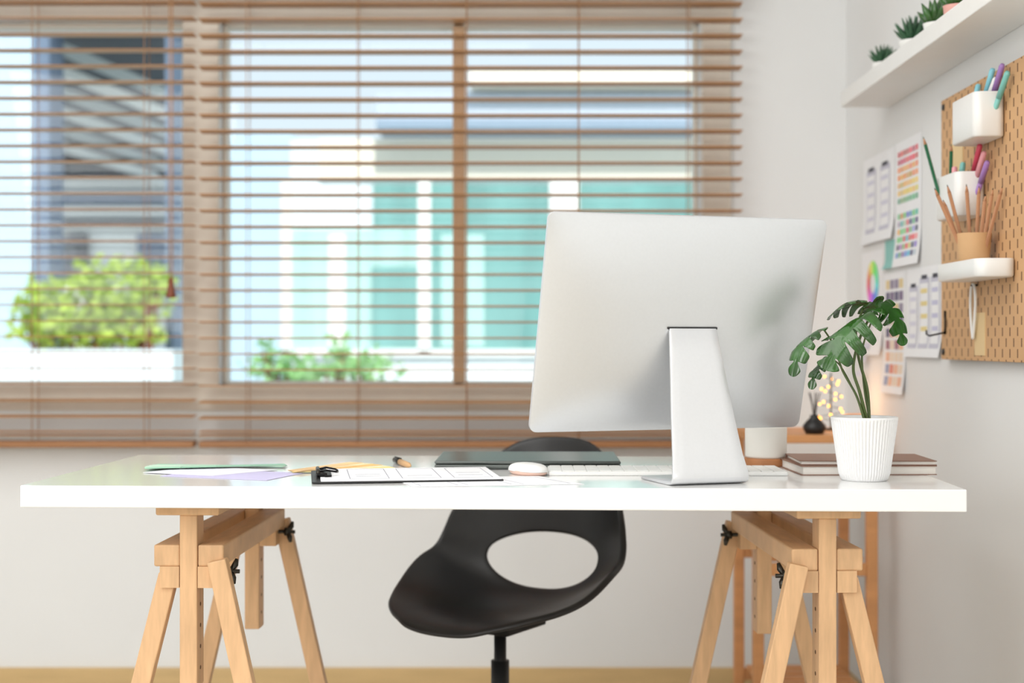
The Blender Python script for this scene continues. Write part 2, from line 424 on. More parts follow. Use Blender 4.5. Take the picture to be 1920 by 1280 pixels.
for s2 in(-1,1): b.tube([(-0.148,s2*0.026,0.011),(-0.134,s2*0.028,0.014),(-0.118,s2*0.024,0.011),(-0.115,s2*0.012,0.010)],0.0017,m_blackmt,8)
b.obj('clip',cb)
def fan(cx,cy,n,a0,a1,L,w,cols,label,z):
    e=empty('colour_swatch_fan',label,'colour swatches',(cx,cy,z))
    for k in range(n):
        a=a0+(a1-a0)*k/(n-1)
        R=Matrix.Rotation(a,3,'Z')
        b=MB()
        for q in range(4):
            cc=R@Vector((-0.015+L*(q+0.5)/4,0,0.0003+0.0006*k))
            b.box(cc,(L/4-0.0008,w,0.0005),M('swatch_%d_%d_%s'%(k,q,label[:5]),[min(1,x*(0.92+0.05*q)) for x in cols[k%len(cols)]],0.5),0,R)
        b.obj('swatch_card',e)
g1=P(520,876)
fan(g1.x,g1.y,6,math.radians(172),math.radians(196),0.25,0.032,[(.55,.76,.65),(.72,.87,.77),(.84,.91,.85),(.62,.81,.70),(.88,.93,.87),(.62,.82,.71)],'green paper colour swatch strips fanned on desk',DZ+0.0017)
g2=P(562,886)
fan(g2.x,g2.y,6,math.radians(18),math.radians(62),0.19,0.03,[(.98,.92,.66),(.97,.85,.52),(.96,.91,.76),(.95,.76,.46),(.95,.88,.70),(.96,.80,.58)],'yellow and orange paper colour swatch strips fanned on desk',DZ+0.0017)
mL=M('lilac_print',(0.80,0.78,0.91),0.6,var=0.06,scale=8); mL2=M('pale_lilac_print',(0.92,0.92,0.96),0.6)
sheet('colour_sheet',[P(300,893),P(500,901),P(570,887),P(380,880)],mL,'lilac printed colour sheet lying on desk','paper',DZ+0.0003)
sheet('colour_sheet',[P(268,887),P(400,893),P(520,882),P(370,876)],mL2,'pale lilac printed colour sheet on desk','paper',DZ+0.001)
p0,p1=P(741,868),P(770,880)
e=empty('ballpoint_pen','black ballpoint pen with rose gold tip on desk','pen',((p0.x+p1.x)/2,(p0.y+p1.y)/2,DZ+0.0062))
c0=(p0+p1)/2; p0=p0-c0; p1=p1-c0
MB().tube([p0,p0.lerp(p1,0.35)],0.0055,m_dkmt,14).obj('barrel',e)
MB().tube([p0.lerp(p1,0.35),p0.lerp(p1,0.85),p1],[0.0058,0.0052,0.0015],m_kraft,14).obj('tip',e)
MB().tube([p0+Vector((0,0,0.006)),p0.lerp(p1,0.4)+Vector((0,0,0.0068))],0.0012,m_dkmt,8).obj('pen_clip',e)
lp=empty('laptop','closed dark grey laptop lying on desk','laptop',(0.03,2.665,DZ),math.radians(-1))
MB().box((0,0,0.0050),(0.335,0.225,0.008),m_laptop,0.003).obj('body',lp)
MB().box((0,0,0.0125),(0.335,0.225,0.006),m_laptop,0.0028).obj('lid',lp)
for x in (-0.14,0.14):
    for y in(-0.09,0.09): MB().tube([(x,y,0),(x,y,0.003)],0.006,m_blackpl,12).obj('rubber_foot',lp)
ms=empty('computer_mouse','white wireless mouse with rose gold side on desk','computer mouse',(0.028,2.46,DZ),math.radians(38))
def ell(sx_,sy_,h,z0):
    def fn(a,c):
        ph=2*math.pi*a; t=c*math.pi/2
        r=math.cos(t)**0.55; return Vector((sx_*r*sgp(math.cos(ph),0.85),sy_*r*sgp(math.sin(ph),0.85),z0+h*math.sin(t)**0.9))
    return fn
MB().grid(ell(0.024,0.044,0.014,0.0065),40,12,m_white).obj('top_shell',ms)
MB().lathe([(0.0,0.0),(0.020,0.0),(0.0235,0.003),(0.0242,0.0075)],m_brass,40).obj('base_shell',ms).scale=(1,1.80,1)
kb=empty('keyboard','slim white wireless keyboard on desk','keyboard',(0.268,2.492,DZ),math.radians(-0.5))
MB().box((0,0,0.0035),(0.41,0.115,0.007),m_white,0.002).obj('keyboard_body',kb)
b=MB()
for r in range(6):
    for k in range(19):
        b.box((-0.192+k*0.0213,-0.046+r*0.0185,0.0077),(0.0196,0.0166,0.0016),m_white,0.0005,seg=1)
b.obj('keys',kb)
cd=dd(877)+0.02
tag(MB().lathe([(0.0,0),(0.040,0),(0.041,0.003),(0.041,0.012),(0.039,0.015),(0,0.015)],m_coast,40).obj('wooden_coaster',None,(X(1438,cd+0.02),cd+0.03,DZ)),'round wooden coaster under the cream candle holder','coaster')
tag(MB().lathe([(0.0,0),(0.036,0),(0.038,0.004),(0.0385,0.056),(0.0375,0.058),(0.0355,0.056),(0.034,0.045),(0,0.045)],m_cream,40).obj('candle_holder',None,(X(1438,cd+0.02),cd+0.03,DZ+0.0152)),'cream cylindrical candle holder on wooden coaster','candle holder')
def book(cx,cy,z,w,d,h,rz,cov,label):
    e=empty('notebook',label,'book',(cx,cy,z),rz,'notebooks stacked on desk')
    MB().box((0.001,0.001,h/2),(w-0.006,d-0.003,h-0.0028),m_pagew).obj('pages',e)
    MB().box((0,0,0.0007),(w,d,0.0014),cov,0.0004).box((0,0,h-0.0007),(w,d,0.0014),cov,0.0004).box((0,d/2-0.001,h/2),(w,0.002,h),cov,0.0005).obj('cover',e)
book(0.612,2.530,DZ,0.236,0.165,0.016,math.radians(2),m_brown,'brown hardcover notebook with cream pages at stack bottom')
book(0.618,2.535,DZ+0.0162,0.236,0.155,0.008,math.radians(-2),m_brown,'brown hardcover notebook on top of stack')

# ---------------------------------------------------------------- plant
PX,PY=0.585,2.362
pot=empty('potted_plant','split-leaf houseplant in ribbed white ceramic pot on desk','potted plant',(PX,PY,DZ))
prof=[(0.0,0.0),(0.036,0.0),(0.0385,0.003),(0.041,0.012),(0.0435,0.03),(0.047,0.055),(0.0505,0.08),(0.053,0.097),(0.0545,0.101),(0.0550,0.104),(0.0540,0.1055),(0.051,0.104),(0.049,0.098),(0.047,0.09)]
MB().lathe(prof,m_pot,560,rib=56,amp=0.0022,ribrange=(3,7)).obj('pot',pot)
MB().lathe([(0.0475,0.088),(0.03,0.091),(0.0,0.092)],m_soil,32).obj('soil',pot)
def LP(px,py,dy=0):
    return Vector((X(px,PY+dy)-PX,dy,Z(py,PY+dy)-DZ))
def bez(pts,n=14):
    out=[]
    P_=[pts[0]]+pts+[pts[-1]]
    for i in range(1,len(P_)-2):
        for j in range(n):
            t=j/n; a,b1,c,d=P_[i-1],P_[i],P_[i+1],P_[i+2]
            out.append(0.5*((2*b1)+(-a+c)*t+(2*a-5*b1+4*c-d)*t*t+(-a+3*b1-3*c+d)*t**3))
    out.append(pts[-1]); return out
def leaf(mid,W,nl,side,fold=0.22,name='leaf'):
    c=bez([Vector(p) for p in mid],16); n=len(c)-1
    L=sum((c[i+1]-c[i]).length for i in range(n))
    side=Vector(side).normalized()
    def at(s):
        s=max(0,min(1,s))*n; i=min(int(s),n-1); t=s-i; return c[i].lerp(c[i+1],t),(c[i+1]-c[i]).normalized()
    b=MB()
    def fn(a,q):
        u=a; t=(q*2-1)
        env=max(0.0,math.sin(math.pi*(u*0.90+0.10)**0.80))**0.60 if u<0.999 else 0.0
        ph=(u*nl)%1.0; g=min(ph,1-ph)
        deep=0.74 if 0.05<u<0.90 else 0.2
        notch=1-deep*math.exp(-(g/0.15)**2)
        hw=W*env*notch
        v=t*hw
        s=u+0.46*abs(v)/L
        extra=max(0,s-1)*L
        p,tg=at(s)
        sd=(side-tg*side.dot(tg)).normalized(); nn=sd.cross(tg)
        if nn.z<0: nn=-nn
        return p+tg*extra+sd*v*0.96+nn*(fold*abs(v)-2.6*fold*v*v/max(W,1e-4))
    b.grid(fn,nl*24,10,m_leaf)
    o=b.obj(name,pot); solid(o,0.0008,0)
    return o
leaf([LP(1636,586,-0.01),LP(1608,598,-0.04),LP(1578,634,-0.06),LP(1549,694,-0.065)],0.046,6,(0.8,-0.25,0.5),0.38)
leaf([LP(1618,580,0.0),LP(1652,572,-0.015),LP(1680,596,-0.03),LP(1694,648,-0.035)],0.026,6,(0.5,-0.8,0.45),0.3)
leaf([LP(1645,578,0.02),LP(1612,568,0.01),LP(1580,574,0.0),LP(1552,598,-0.01)],0.026,5,(-0.1,0.8,-0.4),0.3)
leaf([LP(1545,618,0.01),LP(1520,628,-0.01),LP(1500,653,-0.02),LP(1486,706,-0.02)],0.025,5,(0.6,-0.5,0.5),0.3)
leaf([LP(1552,668,0.02),LP(1541,682,0.015),LP(1528,700,0.01),LP(1521,730,0.01)],0.015,4,(0.7,-0.5,0.3))
for pts,r in (([LP(1627,792,0),LP(1612,735,-0.005),LP(1600,690,0),LP(1612,635,0),LP(1636,586,-0.01)],0.0024),
            ([LP(1630,792,0.008),LP(1626,730,0.01),LP(1610,670,0.01),LP(1605,620,0.01),LP(1618,580,0)],0.0024),
            ([LP(1622,792,-0.006),LP(1606,742,0),LP(1580,695,0.01),LP(1565,650,0.01),LP(1545,618,0.01)],0.0018),
            ([LP(1632,792,0.0),LP(1620,720,0.015),LP(1618,650,0.02),LP(1645,578,0.02)],0.0018),
            ([LP(1618,770,0),LP(1600,730,0.01),LP(1575,685,0.02),LP(1552,668,0.02)],0.0014)):
    c=bez(pts,10); MB().tube(c,[r*(1.25-0.45*i/len(c)) for i in range(len(c))],m_stem,10).obj('stem',pot)

# ---------------------------------------------------------------- wall shelf + succulents
sz0,sz1=1.552,1.590
sh=MB().box((0,0,0),(0.122,1.35,sz1-sz0),m_white,0.002).obj('wall_shelf',None,(WX-0.061,3.54-0.675,(sz0+sz1)/2))
tag(sh,'white floating shelf mounted on the wall above pegboard','shelf')
def succulent(x,y,z,s,nlv,label,potmat=m_white,broad=False,ph=0.032):
    e=empty('succulent',label,'potted plant',(x,y,z),0)
    MB().lathe([(0,0),(0.022*s,0),(0.027*s,ph*0.9),(0.028*s,ph),(0.025*s,ph),(0.024*s,ph-0.005),(0,ph-0.005)],potmat,28).obj('pot',e)
    b=MB()
    for k in range(nlv):
        a=k*2.399; el=math.radians(25+58*k/nlv); L=(0.045 if not broad else 0.05)*s*(1-0.1*k/nlv)
        d=Vector((math.cos(a)*math.cos(el),math.sin(a)*math.cos(el),math.sin(el)))
        base_=Vector((0,0,ph-0.003)); up=Vector((0,0,1))
        w=(0.0046 if not broad else 0.010)*s
        b.tube([base_,base_+d*L*0.35,base_+d*L*0.7+up*0.003*s,base_+d*L+up*0.009*s],[w*0.7,w,w*0.75,w*0.08],m_succ if not broad else m_leaf,8)
    b.obj('leaves',e); return e
succulent(0.870,3.335,sz1,0.95,24,'small green rosette succulent in white pot on shelf')
succulent(0.872,3.09,sz1,1.18,28,'small spiky green succulent in white pot on shelf')
succulent(0.872,2.92,sz1,1.0,11,'small broad-leaf succulent in white pot on shelf',m_white,True)
succulent(0.880,2.82,sz1,0.9,10,'small broad-leaf succulent in pink pot on shelf',m_pinkpot,True,0.045)

# ---------------------------------------------------------------- pegboard
mp=bpy.data.materials.new('pegboard_fibre'); mp.use_nodes=True; nt=mp.node_tree; bs=nt.nodes['Principled BSDF']; bs.inputs['Roughness'].default_value=0.6
tc=nt.nodes.new('ShaderNodeTexCoord'); sx_=nt.nodes.new('ShaderNodeSeparateXYZ'); nt.links.new(tc.outputs['Object'],sx_.inputs[0])
def mth(op,a,b=None):
    n=nt.nodes.new('ShaderNodeMath'); n.operation=op
    for i,v in enumerate((a,b)):
        if v is None: continue
        if isinstance(v,(int,float)): n.inputs[i].default_value=v
        else: nt.links.new(v,n.inputs[i])
    return n.outputs[0]
yy=mth('DIVIDE',mth('ADD',sx_.outputs[1],10.01),0.02); col_=mth('FLOOR',yy); yf=mth('ABSOLUTE',mth('SUBTRACT',mth('FRACT',yy),0.5))
off=mth('MULTIPLY',mth('MODULO',col_,2.0),0.5); zz=mth('ADD',mth('DIVIDE',mth('ADD',sx_.outputs[2],10.02),0.04),off); zf=mth('ABSOLUTE',mth('SUBTRACT',mth('FRACT',zz),0.5))
slot=mth('MULTIPLY',mth('LESS_THAN',yf,0.14),mth('LESS_THAN',zf,0.2))
mxc=nt.nodes.new('ShaderNodeMix'); mxc.data_type='RGBA'; nt.links.new(slot,mxc.inputs[0])
mxc.inputs[6].default_value=(*lin((0.82,0.65,0.47)),1); mxc.inputs[7].default_value=(*lin((0.45,0.31,0.20)),1); nt.links.new(mxc.outputs[2],bs.inputs['Base Color'])
PBY=2.765
PB=empty('pegboard','light brown slotted pegboard mounted on the wall','pegboard',(WX-0.018,PBY,1.208))
MB().box((0,0,0),(0.006,0.56,0.552),mp,0.001).obj('panel',PB)
for y in(-0.262,0.262):
    for z in(-0.260,0.260): MB().tube([(-0.006,y,z),(0.0185,y,z)],0.0065,m_blackpl,14).obj('spacer_screw',PB)
bx=WX-0.0215
def ringbox(w,d,h,rad,mat,wall=0.0025,fl=0.004):
    b=MB(); b.mi(mat)
    def ring(inset,z,r):
        out=[]
        for q,(sx2,sy2) in enumerate(((1,1),(-1,1),(-1,-1),(1,-1))):
            for k in range(8):
                a=math.pi/2*q+math.pi/2*k/7
                out.append(b.bm.verts.new((sx2*(w/2-inset-r)+r*math.cos(a),sy2*(d/2-inset-r)+r*math.sin(a),z)))
        return out
    rs=[ring(0.003,0,rad-0.002),ring(0.0,0.003,rad),ring(0,h-0.001,rad),ring(0.001,h,rad),ring(wall,h-0.001,rad-0.002),ring(wall,fl,rad-0.002)]
    for a,c in zip(rs[:-1],rs[1:]):
        for k in range(32): b.bm.faces.new((a[k],a[(k+1)%32],c[(k+1)%32],c[k])).smooth=True
    b.bm.faces.new(rs[0][::-1]); b.bm.faces.new(rs[-1])
    return b
def container(y0,y1,z0,z1,x0,label):
    cy=(y0+y1)/2; cx=(x0+bx)/2; w=bx-x0; d=y1-y0; h=z1-z0
    e=empty('pegboard_container',label,'container',(cx,cy,z0))
    ringbox(w,d,h,0.016,m_white).obj('container_body',e)
    MB().box((w/2-0.001,0,h-0.018),(0.006,0.02,0.03),m_white,0.001).obj('mounting_hook',e)
    return (cx,cy,z0)
cA=container(2.645,2.79,1.352,1.436,0.860,'white plastic pegboard container holding pastel pens')
cB=container(2.755,2.895,1.214,1.300,0.860,'white plastic pegboard container holding pencils and markers')
def marker(bp,tp,r,body,cap,label,group,name='marker_pen'):
    bp=Vector(bp);tp=Vector(tp); e=empty(name,label,'pen',bp,0,group); t=tp-bp
    MB().tube([Vector((0,0,0)),t*0.62],r,body,12).obj('barrel',e)
    MB().tube([t*0.60,t*0.97,t],[r*1.15,r*1.1,r*0.7],cap,12).obj('cap',e)
def tipat(px,py,d,m=0.012):
    x=X(px,d)
    if x>bx-m: x=bx-m; d=x*F/(px-960)
    return Vector((x,d,Z(py,d)))
base_=Vector(cA)+Vector((0,0,0.006))
for (dx,dy,px,py,d,bm_,cm,lb) in ((-0.012,0.035,1835,158,2.76,m_aqua,m_aqua,'aqua marker pen standing in white container'),
    (-0.002,0.018,1862,128,2.735,m_white,m_aqua,'white and aqua marker pen standing in container'),
    (0.008,0.008,1880,120,2.72,m_white,m_purple,'white and purple marker pen standing in container'),
    (-0.010,-0.008,1868,145,2.69,m_white,m_white,'white marker pen standing in container'),
    (0.006,-0.030,1890,134,2.66,m_teal,m_teal,'teal marker pen standing in container')):
    marker(base_+Vector((dx,dy,0)),tipat(px,py,d),0.0050,bm_,cm,lb,'pens in upper pegboard container')
base_=Vector(cB)+Vector((0,0,0.006))
for (dx,dy,px,py,d,bm_,cm,lb) in ((-0.004,0.014,1806,304,2.83,m_aqua,m_teal,'teal marker pen in lower white container'),
    (0.008,0.002,1838,270,2.80,m_white,m_red,'white and red marker pen in container'),
    (0.006,-0.016,1846,284,2.775,m_pink,m_pink,'pink marker pen in container'),
    (0.010,-0.036,1852,302,2.755,m_purple,m_purple,'purple marker pen in container'),
    (-0.014,-0.006,1790,312,2.81,m_pink,m_pink,'pink marker pen in lower white container')):
    marker(base_+Vector((dx,dy,0)),tipat(px,py,d),0.0050,bm_,cm,lb,'markers in lower pegboard container')
def pencil(bp,tp,r,body,label,group):
    bp=Vector(bp);tp=Vector(tp);t=tp-bp
    b=MB().tube([Vector((0,0,0)),t*0.9],r,body,6,smooth=False).tube([t*0.9,t*0.975],[r,r*0.35],m_pencil,10).tube([t*0.975,t],[r*0.35,0.0003],m_graph if body!=m_green else m_green,8)
    o=b.obj('pencil',None,bp); tag(o,label,'pencil',group)
dB=2.87
pencil(base_+Vector((-0.018,0.035,0)),(X(1731,dB),dB,Z(256,dB)),0.0036,m_green,'dark green pencil standing in white container','green pencils')
pencil(base_+Vector((-0.006,0.045,0)),(X(1784,dB),dB,Z(270,dB)),0.0036,m_green,'dark green pencil standing in white container','green pencils')
shz=1.088; w=bx-0.845; sy_=(2.585+2.84)/2
e=empty('pegboard_shelf','small white rounded tray shelf hooked on pegboard','shelf',((0.845+bx)/2,sy_,shz))
ringbox(w,0.255,0.034,0.022,m_white,0.003,0.020).obj('tray',e)
cu=(0.878,2.705,shz+0.0202)
e=empty('pencil_cup','round kraft-coloured cup full of pencils on small shelf','cup',cu)
MB().lathe([(0,0),(0.026,0),(0.027,0.002),(0.033,0.066),(0.0325,0.067),(0.031,0.066),(0.025,0.004),(0,0.004)],m_kraft,40).obj('cup_body',e)
for i,(px,py) in enumerate(((1752,352),(1776,346),(1768,374),(1812,345),(1836,348),(1848,364),(1862,352),(1880,348))):
    a=2*math.pi*i/8; dP=2.705+0.030*math.sin(a*1.0)
    tp=tipat(px,py,dP,0.008)
    bp=Vector((cu[0],cu[1]+0.014*math.sin(a),cu[2]+0.005))
    bp.x=cu[0]+0.016*((px-1815)/65.0)*0.6
    pencil(bp,tp,0.0036,m_pencil,'natural wood pencil standing in round cup','wood pencils in the cup')
b=MB(); hy=3.01
b.tube([(bx+0.002,hy,0.99),(bx-0.035,hy,0.982),(bx-0.042,hy-0.002,0.986),(bx-0.042,hy-0.002,0.994)],0.0020,m_blackmt,8); b.tube([(bx-0.002,hy,0.985),(bx-0.002,hy,1.035)],0.0020,m_blackmt,8)
tag(b.obj('pegboard_hook'),'black metal hook on lower corner of pegboard','hook')
hx0,hy0=bx-0.008,2.81
e=empty('hanging_clip','thin white plastic clip hanging from pegboard above tag','clip',(hx0,hy0,0.975))
pts=[Vector((0,0.000,0.0)),Vector((0,0.010,0.035)),Vector((0,0.014,0.07)),Vector((0,0.010,0.098)),Vector((0,0.0,0.108)),Vector((0,-0.012,0.098)),Vector((0,-0.016,0.07)),Vector((0,-0.010,0.035)),Vector((0,0,0.0))]
MB().tube(bez(pts,5),0.0030,m_white,8).obj('loop',e)
MB().tube([(0.009,0,0.106),(-0.004,0,0.106)],0.002,m_blackmt,8).obj('peg',e)
m_tagc=M('tag_card',(0.90,0.79,0.60),0.7)
o=MB().box((0,0,0),(0.002,0.060,0.084),m_tagc).obj('paper_tag',None,(bx-0.0004,2.79,Z(626,2.79))); tag(o,'tan paper tag pinned to lower part of pegboard','paper tag')
o=MB().box((0,0,0),(0.002,0.070,0.07),m_tagc).obj('paper_tag',None,(bx-0.0004,2.93,Z(290,2.93))); tag(o,'square tan note pinned to pegboard behind pens','paper tag')

# ---------------------------------------------------------------- prints on the wall
def poster(y0,y1,z0,z1,items,label,name='wall_print',base=m_paper,extra=None):
    b=MB(); cy=(y0+y1)/2; cz=(z0+z1)/2
    nseg=10; H_=z1-z0
    def curl(z): t=max(0,(0.35-(z+H_/2)/H_)/0.35); return -0.010*t*t
    for k in range(nseg):
        za=-H_/2+H_*k/nseg; zc=-H_/2+H_*(k+1)/nseg
        b.quad((curl(za),y1-cy,za),(curl(za),y0-cy,za),(curl(zc),y0-cy,zc),(curl(zc),y1-cy,zc),base,True)
    for k,(u0,v0,u1,v1,m,lay) in enumerate(items):
        ya=y1-(y1-y0)*u0-cy; yb=y1-(y1-y0)*u1-cy; za=z1-(z1-z0)*v0-cz; zb2=z1-(z1-z0)*v1-cz
        x=-0.0006-0.0003*lay
        n=max(1,int(abs(za-zb2)/0.02))
        for j in range(n):
            p=za+(zb2-za)*j/n; q=za+(zb2-za)*(j+1)/n
            b.quad((x+curl(p),ya,p),(x+curl(p),yb,p),(x+curl(q),yb,q),(x+curl(q),ya,q),m)
    if extra: extra(b,cy,cz)
    bmesh.ops.remove_doubles(b.bm,verts=b.bm.verts,dist=1e-6)
    o=b.obj(name,None,(WX-0.0008,cy,cz),recalc=False); tag(o,label,'poster'); return o
def cm(c): 
    k='print_%02d_%02d_%02d'%tuple(int(x*50) for x in c); return M(k,c,0.6)
pal=[(.90,.45,.50),(.95,.68,.45),(.96,.84,.50),(.55,.78,.58),(.45,.74,.80),(.48,.58,.84),(.70,.54,.80),(.92,.62,.75),(.38,.38,.52),(.78,.78,.83)]
dkp=cm((.25,.25,.30)); gp=cm((.80,.80,.86))
def phone(u0,v0,u1,v1,body=None):
    it=[(u0,v0,u1,v1,gp,0),(u0+.02,v0+.06,u1-.02,v1-.05,m_paper,1),(u0+.06,v0-.03,u1-.06,v0+.015,dkp,2)]
    for k in range(4): it.append((u0+.04,v0+.12+k*.14,u1-.05,v0+.17+k*.14,cm((.86,.86,.92)) if not body else cm(body),2))
    return it
poster(3.49,3.80,1.225,1.450,phone(.12,.15,.42,.88)+phone(.56,.15,.86,.88),'white sheet with two phone wireframe drawings taped to wall')
it=[]
random.seed(3)
for r in range(14):
    for c in range(7):
        if r==7: continue
        cc=pal[(r//2)%8] if r<7 else random.choice(pal)
        cc=[min(1,x*random.uniform(.9,1.15)) for x in cc]
        it.append((.10+c*.115,.08+r*.062,.10+c*.115+.09,.08+r*.062+.042,cm(cc),0))
poster(3.262,3.482,1.150,1.452,it,'paper print with rows of rainbow colour swatches on wall')
def wheel(b,cy,cz):
    for k in range(24):
        c=colorsys.hsv_to_rgb(k/24,0.50,0.95); a0=2*math.pi*k/24; a1=2*math.pi*(k+1)/24; i=b.mi(cm(c))
        f=b.bm.faces.new([b.bm.verts.new((-0.0012,3.70-cy+r*math.cos(a),1.120-cz+r*math.sin(a))) for r,a in ((.026,a0),(.06,a0),(.06,a1),(.026,a1))]); f.material_index=i
poster(3.60,3.815,0.935,1.205,phone(.1,.62,.5,.95),'white sheet with a colour wheel taped to wall',extra=wheel)
it=[]
for r in range(9):
    for c in range(4):
        cc=random.choice([(.40,.38,.50),(.60,.56,.65),(.82,.76,.70),(.90,.82,.62),(.52,.46,.58),(.85,.62,.54)] if r<5 else [(.95,.76,.64),(.90,.58,.50),(.66,.46,.52),(.46,.50,.70),(.95,.88,.80),(.62,.66,.78)])
        it.append((.12+c*.2,.06+r*.1,.12+c*.2+.17,.06+r*.1+.075,cm(cc),0))
poster(3.392,3.595,0.842,1.140,it,'paper print with grid of dark and warm colour swatches')
poster(3.105,3.385,0.934,1.140,phone(.08,.2,.34,.9)+phone(.39,.12,.66,.9,(.93,.86,.60))+phone(.7,.12,.95,.9,(.80,.80,.90)),'white sheet with three phone wireframe drawings on wall')
poster(3.487,3.58,1.150,1.222,[],'small teal paper note on the wall',base=m_teal)

# ---------------------------------------------------------------- side table in the corner
RX0,RX1,RY0,RY1,RZ=0.580,0.882,3.42,3.74,0.745
rk=empty('side_table','orange-toned wooden open rack table standing near wall corner','side table',((RX0+RX1)/2,(RY0+RY1)/2,0))
w=(RX1-RX0); d=(RY1-RY0)
MB().box((0,0,RZ-0.01),(w,d,0.02),m_tanwood,0.003).obj('table_top',rk)
for sx2 in(-1,1):
    for sy2 in(-1,1): MB().box((sx2*(w/2-0.014),sy2*(d/2-0.014),(RZ-0.02)/2),(0.026,0.026,RZ-0.0202),m_tanwood,0.003).obj('leg',rk)
for z in (0.10,0.42):
    b=MB()
    for sy2 in(-1,1): b.box((0,sy2*(d/2-0.014),z),(w-0.054,0.018,0.03),m_tanwood,0.002)
    for k in range(5): b.box((0,-d/2+0.05+k*0.055,z+0.022),(w-0.06,0.035,0.012),m_tanwood,0.002)
    b.obj('slatted_shelf',rk)
vx=X(1527,3.47)
e=empty('black_vase','small black vase holding thin dark twigs on side table','vase',(vx,3.47,RZ))
MB().lathe([(0,0),(0.020,0),(0.027,0.010),(0.028,0.020),(0.018,0.032),(0.010,0.040),(0.011,0.046),(0.008,0.046),(0.007,0.04),(0,0.02)],m_blackpl,32).obj('vase_body',e)
b=MB()
for k in range(5):
    a=k*1.25; b.tube([(0,0,0.03),(0.006*math.cos(a),0.006*math.sin(a),0.07),(0.014*math.cos(a),0.014*math.sin(a),0.10)],0.0012,m_graph,6)
b.obj('twigs',e)
slx=X(1558,3.62)
sl=empty('string_light','warm glowing fairy lights wound on a thin wire tree','string light',(slx,3.62,RZ))
pts=[];b=MB(); bb=MB()
for k in range(60):
    t=k/59; a=t*22; r=0.036*(1-t*0.5); pts.append(Vector((r*math.cos(a),r*math.sin(a),0.015+0.125*t)))
b.tube(pts,0.0008,m_dkmt,5); b.tube([(0,0,0.002),(0,0,0.145)],0.002,m_dkmt,6); b.lathe([(0,0),(0.03,0),(0.03,0.004),(0,0.005)],m_dkmt,20)
b.obj('wire',sl)
for k in range(0,60,3):
    p=pts[k]; bb.lathe([(0,-0.003),(0.0021,-0.002),(0.0028,0),(0.0021,0.002),(0,0.003)],m_bulb,8,p)
bb.obj('bulbs',sl)['kind']='stuff'
l=bpy.data.lights.new('fairy_glow','POINT'); l.energy=0.28; l.color=(1,0.58,0.28); l.shadow_soft_size=0.03
lo=bpy.data.objects.new('fairy_glow',l); COL.objects.link(lo); lo.location=(slx+0.04,3.68,RZ+0.07)
o=MB().lathe([(0,0),(0.028,0),(0.031,0.004),(0.031,0.042),(0.028,0.046),(0.025,0.046),(0.028,0.042),(0.027,0.006),(0,0.006)],m_amber,32).obj('glass_votive',None,(0.846,3.50,RZ)); tag(o,'amber glass votive glowing on side table','candle holder')

# ---------------------------------------------------------------- outdoors
m_hw=M('house_render',(0.92,0.955,0.965),0.8,var=0.02)
m_hwb=M('house_render_blue',(0.76,0.86,0.92),0.8,var=0.02)
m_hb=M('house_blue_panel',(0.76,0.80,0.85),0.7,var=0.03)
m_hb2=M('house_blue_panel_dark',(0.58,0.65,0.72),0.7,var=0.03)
m_gl1=M('teal_glass',(0.46,0.66,0.64),0.35,var=0.20,scale=1.5,stretch=(3,1,0.4))
m_gl2=M('pale_teal_curtain',(0.70,0.85,0.82),0.5,var=0.15,scale=2,stretch=(5,1,0.2))
m_wf=M('white_house_frame',(0.97,0.97,0.95),0.6)
m_cream2=M('cream_beam',(0.98,0.95,0.88),0.6)
m_conc=M('blue_grey_concrete',(0.42,0.48,0.56),0.8,var=0.1,scale=2)
m_dark=M('carport_steel',(0.27,0.30,0.33),0.7)
m_pale=M('pale_wall',(0.90,0.90,0.88),0.8)
m_mid=M('mid_grey_wall',(0.74,0.76,0.75),0.8)
m_ground=M('outdoor_ground',(0.82,0.82,0.80),0.9,var=0.1)
m_bush=M('bush_leaf',(0.71,0.80,0.30),0.5,var=0.35,scale=12,trl=0.3)
m_bush2=M('bush_leaf_deep',(0.64,0.82,0.55),0.5,var=0.3,scale=12,trl=0.3)
struct(MB().box((0,24,-0.35),(60,39,0.1),m_ground).obj('outdoor_ground'))
HY=9.0
hx=lambda px:X(px,HY); hz=lambda py:Z(py,HY)
hs=empty('house','pale blue-white neighbouring house with teal windows','house',(hx(900),HY,-0.3))
def hbx(b,px0,px1,py0,py1,mat,y=0,dep=0.2):
    a,c=hx(px0)-hx(900),hx(px1)-hx(900); z1,z0=hz(py0)+0.3,hz(py1)+0.3
    b.box(((a+c)/2,y+dep/2,(z0+z1)/2),(c-a,dep,z1-z0),mat)
hb=MB()
hbx(hb,545,1560,262,820,m_hw,0.0,3.0)
hbx(hb,395,545,250,820,m_hwb,0.05,2.9)
hb.obj('house_wall',hs)
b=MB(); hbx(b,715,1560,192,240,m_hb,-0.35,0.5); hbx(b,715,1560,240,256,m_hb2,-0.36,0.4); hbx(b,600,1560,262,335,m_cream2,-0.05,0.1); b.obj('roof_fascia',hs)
b=MB(); hbx(b,885,1560,158,186,m_cream2,-0.5,0.3); b.obj('roof_beam',hs)
for (a,c,t,bt,m) in ((548,785,430,655,m_gl2),(700,785,345,430,m_gl1),(808,1030,345,655,m_gl1),(1085,1300,345,655,m_gl1),(1320,1500,345,655,m_gl1)):
    b=MB(); hbx(b,a,c,t,bt,m,-0.03,0.05)
    if m is m_gl1 and a!=700: hbx(b,a+20,a+100,440,650,m_gl2,-0.04,0.02)
    if m is m_gl2: hbx(b,a+70,a+100,440,650,m_wf,-0.04,0.02); hbx(b,a+150,a+235,500,650,m_gl1,-0.04,0.02)
    b.obj('house_window',hs)
b=MB()
for a,c in((530,548),(785,808),(1030,1085),(1300,1320)): hbx(b,a,c,340,660,m_wf,-0.06,0.1)
